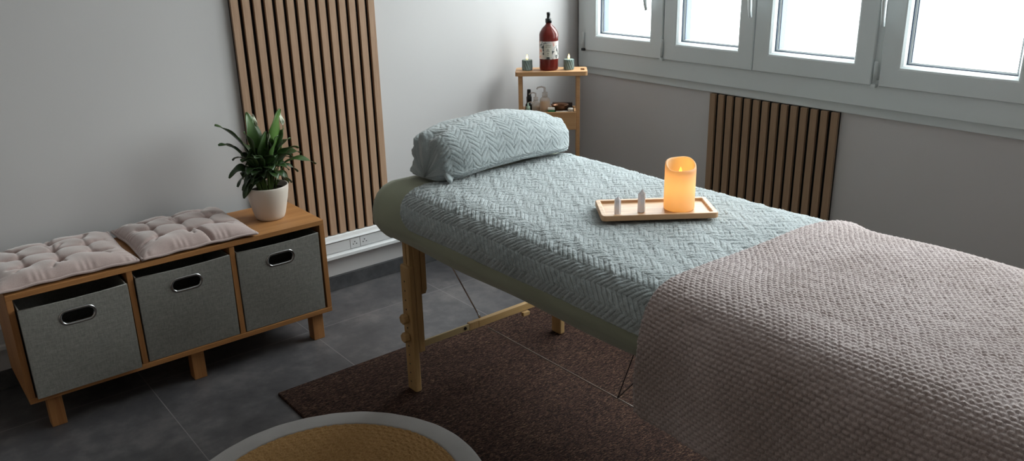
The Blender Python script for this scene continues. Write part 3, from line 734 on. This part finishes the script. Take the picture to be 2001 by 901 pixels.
def flamemesh(h, r):
    return lathe([(0, 0), (r*.55, h*.06), (r*.95, h*.22), (r, h*.36), (r*.85, h*.55), (r*.5, h*.78), (r*.18, h*.94), (0, h)], 20)
ob('flame', flamemesh(.026, .0048), 'flame', cn, True).location = (0, 0, .090)
def lamp(name, loc, e, col, r, parent):
    l = bpy.data.lights.new(name, 'POINT'); l.energy = e; l.color = col; l.shadow_soft_size = r
    o = bpy.data.objects.new(name, l); C.objects.link(o); o.location = loc; o.parent = parent; return o
lamp('candle_bulb', (0, 0, .066), .055, (1, .66, .35), .006, cn)
lamp('candle_flame_light', (0, 0, .106), .03, (1, .62, .26), .004, cn)
def crystal(x, y, r, h, label, rz):
    n = 6; bm = bmesh.new(); rg = []
    for k_, (rr_, z) in enumerate(((.9, 0), (1, .001), (1.0, .45*h), (.97, .8*h))):
        rg.append([bm.verts.new((r*rr_*math.cos(2*PI*i/n), r*rr_*math.sin(2*PI*i/n), z)) for i in range(n)])
    for a, b in zip(rg, rg[1:]):
        for i in range(n): bm.faces.new((a[i], a[(i+1) % n], b[(i+1) % n], b[i]))
    ap = bm.verts.new((r*.12, -r*.1, h))
    for i in range(n): bm.faces.new((rg[-1][i], rg[-1][(i+1) % n], ap))
    bm.faces.new(rg[0])
    o = ob('crystal_point', bm, 'quartz', None, bevel=.0004); o.location = (x, y, ZI); o.rotation_euler = (0, 0, rz); T(o, label, 'crystal', 'quartz crystals on the tray')
crystal(1.533, 1.471, .0088, .050, 'shorter clear quartz crystal point, leftmost on the tray', .2)
crystal(1.594, 1.442, .0105, .063, 'taller clear quartz crystal point nearer the candle on the tray', .5)

# ------------------------------------------------------------------ bamboo side shelf in the corner
CA = math.atan2(-.663, .748)
co = Vector((2.585, 2.915, 0))
sh = empty('side_shelf', co, CA, label='narrow bamboo side table with a lower tray standing in the corner by the window', cat='shelf')
# top board with a slot for the hand
bm = bmesh.new()
x0, x1, yd = -.170, .160, .072
outer = [(p[0]-.005, p[1]) for p in rrect(.165, yd, .012, 6)]
hole = [(p[0]+.139, p[1]-.002) for p in rrect(.0095, .026, .006, 6)]
def ringz(pts, z): return [bm.verts.new((x, y, z)) for x, y in pts]
ot, obm, ht, hb = ringz(outer, .857), ringz(outer, .838), ringz(hole, .857), ringz(hole, .838)
n_ = len(ot)
for k_ in range(n_):
    j = (k_+1) % n_
    bm.faces.new((ot[k_], ot[j], obm[j], obm[k_])); bm.faces.new((ht[k_], hb[k_], hb[j], ht[j]))
    bm.faces.new((ot[k_], ht[k_], ht[j], ot[j])); bm.faces.new((obm[k_], obm[j], hb[j], hb[k_]))
ob('top_board', bm, 'bamboo', sh)
for x in (-.157, .109):
    for y in (-.066, .034): ob('post', B(x, x+.017, y, y+.018, 0, .8378), 'bamboo', sh, bevel=.0015)
ob('tray_bottom', B(-.139, .1075, -.064, .064, .594, .602), 'bamboo', sh)
ob('tray_front', B(-.160, .1085, -.0785, -.0662, .589, .672), 'bamboo', sh, bevel=.0015)
ob('tray_back', B(-.139, .1085, .0635, .0645+.008, .589, .672), 'bamboo', sh, bevel=.0015)
for x in (-.1395, .0995): ob('tray_side', B(x, x+.009, -.0655, .063, .602, .672), 'bamboo', sh, bevel=.001)
ob('foot_rail', B(-.139, .108, .050, .064, .10, .118), 'bamboo', sh, bevel=.001)
def W(x, y, z): # shelf-local to world
    return (co.x+x*math.cos(CA)-y*math.sin(CA), co.y+x*math.sin(CA)+y*math.cos(CA), z)
ZTB = .8573
# red-brown pump bottle
r = empty('pump_bottle', W(-.016, 0, ZTB), CA, label='tall translucent red-brown pump bottle with a floral label on the bamboo shelf top', cat='bottle')
ob('bottle_body', lathe([(0, 0), (.038, 0), (.0425, .005), (.0435, .012), (.0435, .135), (.0435, .160), (.041, .170), (.030, .188), (.018, .200), (.013, .206), (.013, .214), (0, .214)], 48), 'amber', r, True)
lb = bmesh.new(); n = 30
for zz in (0,):
    a0 = -PI/2-1.45; va = [[lb.verts.new((.0441*math.cos(a0+2.9*i/n), .0441*math.sin(a0+2.9*i/n), z)) for i in range(n+1)] for z in (.052, .132)]
    for i in range(n): lb.faces.new((va[0][i], va[0][i+1], va[1][i+1], va[1][i]))
l_ = ob('label', lb, 'print', r, True); l_['label'] = 'rose and grey floral wraparound label'
lb = bmesh.new(); n = 10; a0 = -PI/2-.50
va = [[lb.verts.new((.0446*math.cos(a0+.84*i/n), .0446*math.sin(a0+.84*i/n), z)) for i in range(n+1)] for z in (.063, .121)]
for i in range(n): lb.faces.new((va[0][i], va[0][i+1], va[1][i+1], va[1][i]))
lp = ob('text_plate', lb, 'paper', l_, True)
lb = bmesh.new()      # the label's tiny printed lines
for z, a_, b_ in ((.114, .2, .75), (.107, .12, .36), (.107, .45, .7), (.096, .36, .48), (.093, .3, .54), (.088, .25, .6), (.080, .35, .5), (.076, .33, .52), (.070, .33, .5)):
    n = 4; va = [[lb.verts.new((.0449*math.cos(a0+(a_+(b_-a_)*i/n)), .0449*math.sin(a0+(a_+(b_-a_)*i/n)), zz)) for i in range(n+1)] for zz in (z, z+.0016)]
    for i in range(n): lb.faces.new((va[0][i], va[0][i+1], va[1][i+1], va[1][i]))
ob('printed_lines', lb, 'ink', l_, True)
pm = ob('pump', lathe([(0, .212), (.0145, .212), (.0145, .229), (.012, .231), (.0082, .2315), (.0078, .246), (.0088, .248), (.0088, .255), (.007, .258), (0, .258)], 28), 'black', r, True)
ob('spout', tube([(0, .004, .251), (.001, .018, .250), (.002, .028, .244)], .0042, 8), 'black', pm, True)
# twisted grey tea candles
def tcandle(x, label):
    r = empty('led_candle', W(x, -.005, ZTB), CA, label=label, cat='candle', group='small twisted candles on the shelf')
    nT, nz2 = 120, 14; bm = bmesh.new(); rings = []
    for j in range(nz2+1):
        z = .047*j/nz2; rr_ = []
        for i in range(nT):
            a = 2*PI*i/nT; rad_ = .0245-.0016*(.5+.5*math.cos(14*(a+z*16)))-(.0015 if j in (0, nz2) else 0)
            rr_.append(bm.verts.new((rad_*math.cos(a), rad_*math.sin(a), z)))
        rings.append(rr_)
    for a, b in zip(rings, rings[1:]):
        for i in range(nT): bm.faces.new((a[i], a[(i+1) % nT], b[(i+1) % nT], b[i]))
    bm.faces.new(rings[0]); bm.faces.new(rings[-1])
    ob('wax_body', bm, 'greywax', r, False)
    ob('flame', flamemesh(.026, .0052), 'flame2', r, True).location = (0, 0, .0465)
    lamp('flame_light', (0, -.008, .062), .02, (1, .75, .45), .004, r)
tcandle(-.116, 'small grey twisted LED candle left of the red-brown bottle')
tcandle(.076, 'small grey twisted LED candle right of the red-brown bottle')
# small things in the lower tray
ZL = .6023
def lo(name, x, y, **k): return empty(name, W(x, y, ZL), CA, **k)
r = lo('spray_bottle', -.111, .036, label='black spray bottle standing at the left of the lower shelf tray', cat='bottle')
ob('bottle_body', lathe([(0, 0), (.017, 0), (.018, .002), (.018, .085), (.012, .095), (0, .096)], 24), 'black', r, True)
ob('spray_cap', lathe([(0, .095), (.0125, .095), (.0125, .122), (.010, .126), (.009, .155), (.008, .158), (0, .158)], 20), 'black', r, True)
def pump(name, x, y, w_, h_, mat, label, liquid=None, sc=1.0, ang=PI):
    r = lo(name, x, y, label=label, cat='bottle')
    ob('bottle_body', lathe([(0, 0), (w_*.92, 0), (w_, .004), (w_, h_*.86), (w_*.85, h_*.94), (w_*.42, h_), (0, h_)], 32), mat, r, True)
    if liquid: ob('liquid', lathe([(0, .002), (w_*.93, .002), (w_*.93, h_*liquid), (0, h_*liquid)], 32), 'oil', r, True)
    p = ob('pump', lathe([(0, h_-.001), (.012*sc, h_-.001), (.012*sc, h_+.018*sc), (.005*sc, h_+.020*sc), (.0045*sc, h_+.038*sc), (0, h_+.038*sc)], 18), 'clear' if mat != 'clearg' else 'clearg', r, True)
    z = h_+.038*sc
    ob('nozzle', tube([(0, 0, z), (.014*sc*math.cos(ang), .014*sc*math.sin(ang), z+.004*sc), (.030*sc*math.cos(ang), .030*sc*math.sin(ang), z), (.034*sc*math.cos(ang), .034*sc*math.sin(ang), z-.006*sc)], .0035*sc, 8), 'clear', p, True)
    return r
pump('pump_bottle', -.114, -.038, .0145, .078, 'clearg', 'small pale green pump bottle in front of the black spray bottle', None, .8, 0)
pump('pump_bottle', -.079, .015, .019, .108, 'clear', 'medium clear pump bottle between the spray bottle and the amber-filled bottle', None, .9)
r2 = pump('pump_bottle', -.036, -.004, .0245, .130, 'clear', 'largest clear pump bottle half filled with amber oil in the lower shelf tray', .82, 1.1)
b_ = lo('card_box', .052, .051, label='long dark brown box lying behind the metal bowl in the shelf tray', cat='box')
ob('carton', B(-.052, .042, -.010, .010, 0, .092), 'darkbox', b_, bevel=.001)
ob('carton_flap', B(-.052, .042, -.0115, -.0101, .070, .0918), 'darkbox', b_)
r = lo('metal_bowl', .034, -.005, label='shallow brown metal bowl on the lower shelf tray', cat='bowl')
bb = ob('bowl', lathe([(0, .062), (.014, .062), (.026, .068), (.036, .080), (.040, .090), (.0415, .092), (.0405, .093), (.034, .083), (.024, .072), (.010, .067), (0, .067)], 40), 'bronze', r, True)
ob('bowl_stand', lathe([(0, 0), (.026, 0), (.026, .003), (.010, .012), (.010, .055), (.016, .0635), (0, .0635)], 28), 'darkbox', r, True)
r = lo('small_box', -.006, -.046, label='small green box with a white lid at the front of the shelf tray', cat='box')
ob('box_body', B(-.0155, .0155, -.012, .012, 0, .076), 'green', r, bevel=.001)
ob('lid', B(-.0158, .0158, -.0123, .0123, .0762, .086), 'lid', r, bevel=.002)
o = T(ob('folded_cloth', slabloft([(.002, 0), (0, .003), (0, .066), (.004, .069)], .029, .013, .006, 4), 'offwhite', None, True), 'pale folded cloth at the front of the shelf tray below the bowl', 'cloth'); o.location = W(.043, -.046, ZL); o.rotation_euler = (0, 0, CA)
r = lo('cream_jar', .083, -.044, label='small white jar at the right front of the shelf tray', cat='jar')
ob('jar_body', lathe([(0, 0), (.011, 0), (.012, .003), (.012, .068), (0, .068)], 24), 'lid', r, True)
ob('jar_lid', lathe([(0, .0685), (.0125, .0685), (.0125, .080), (.011, .082), (0, .082)], 24), 'lid', r, True)
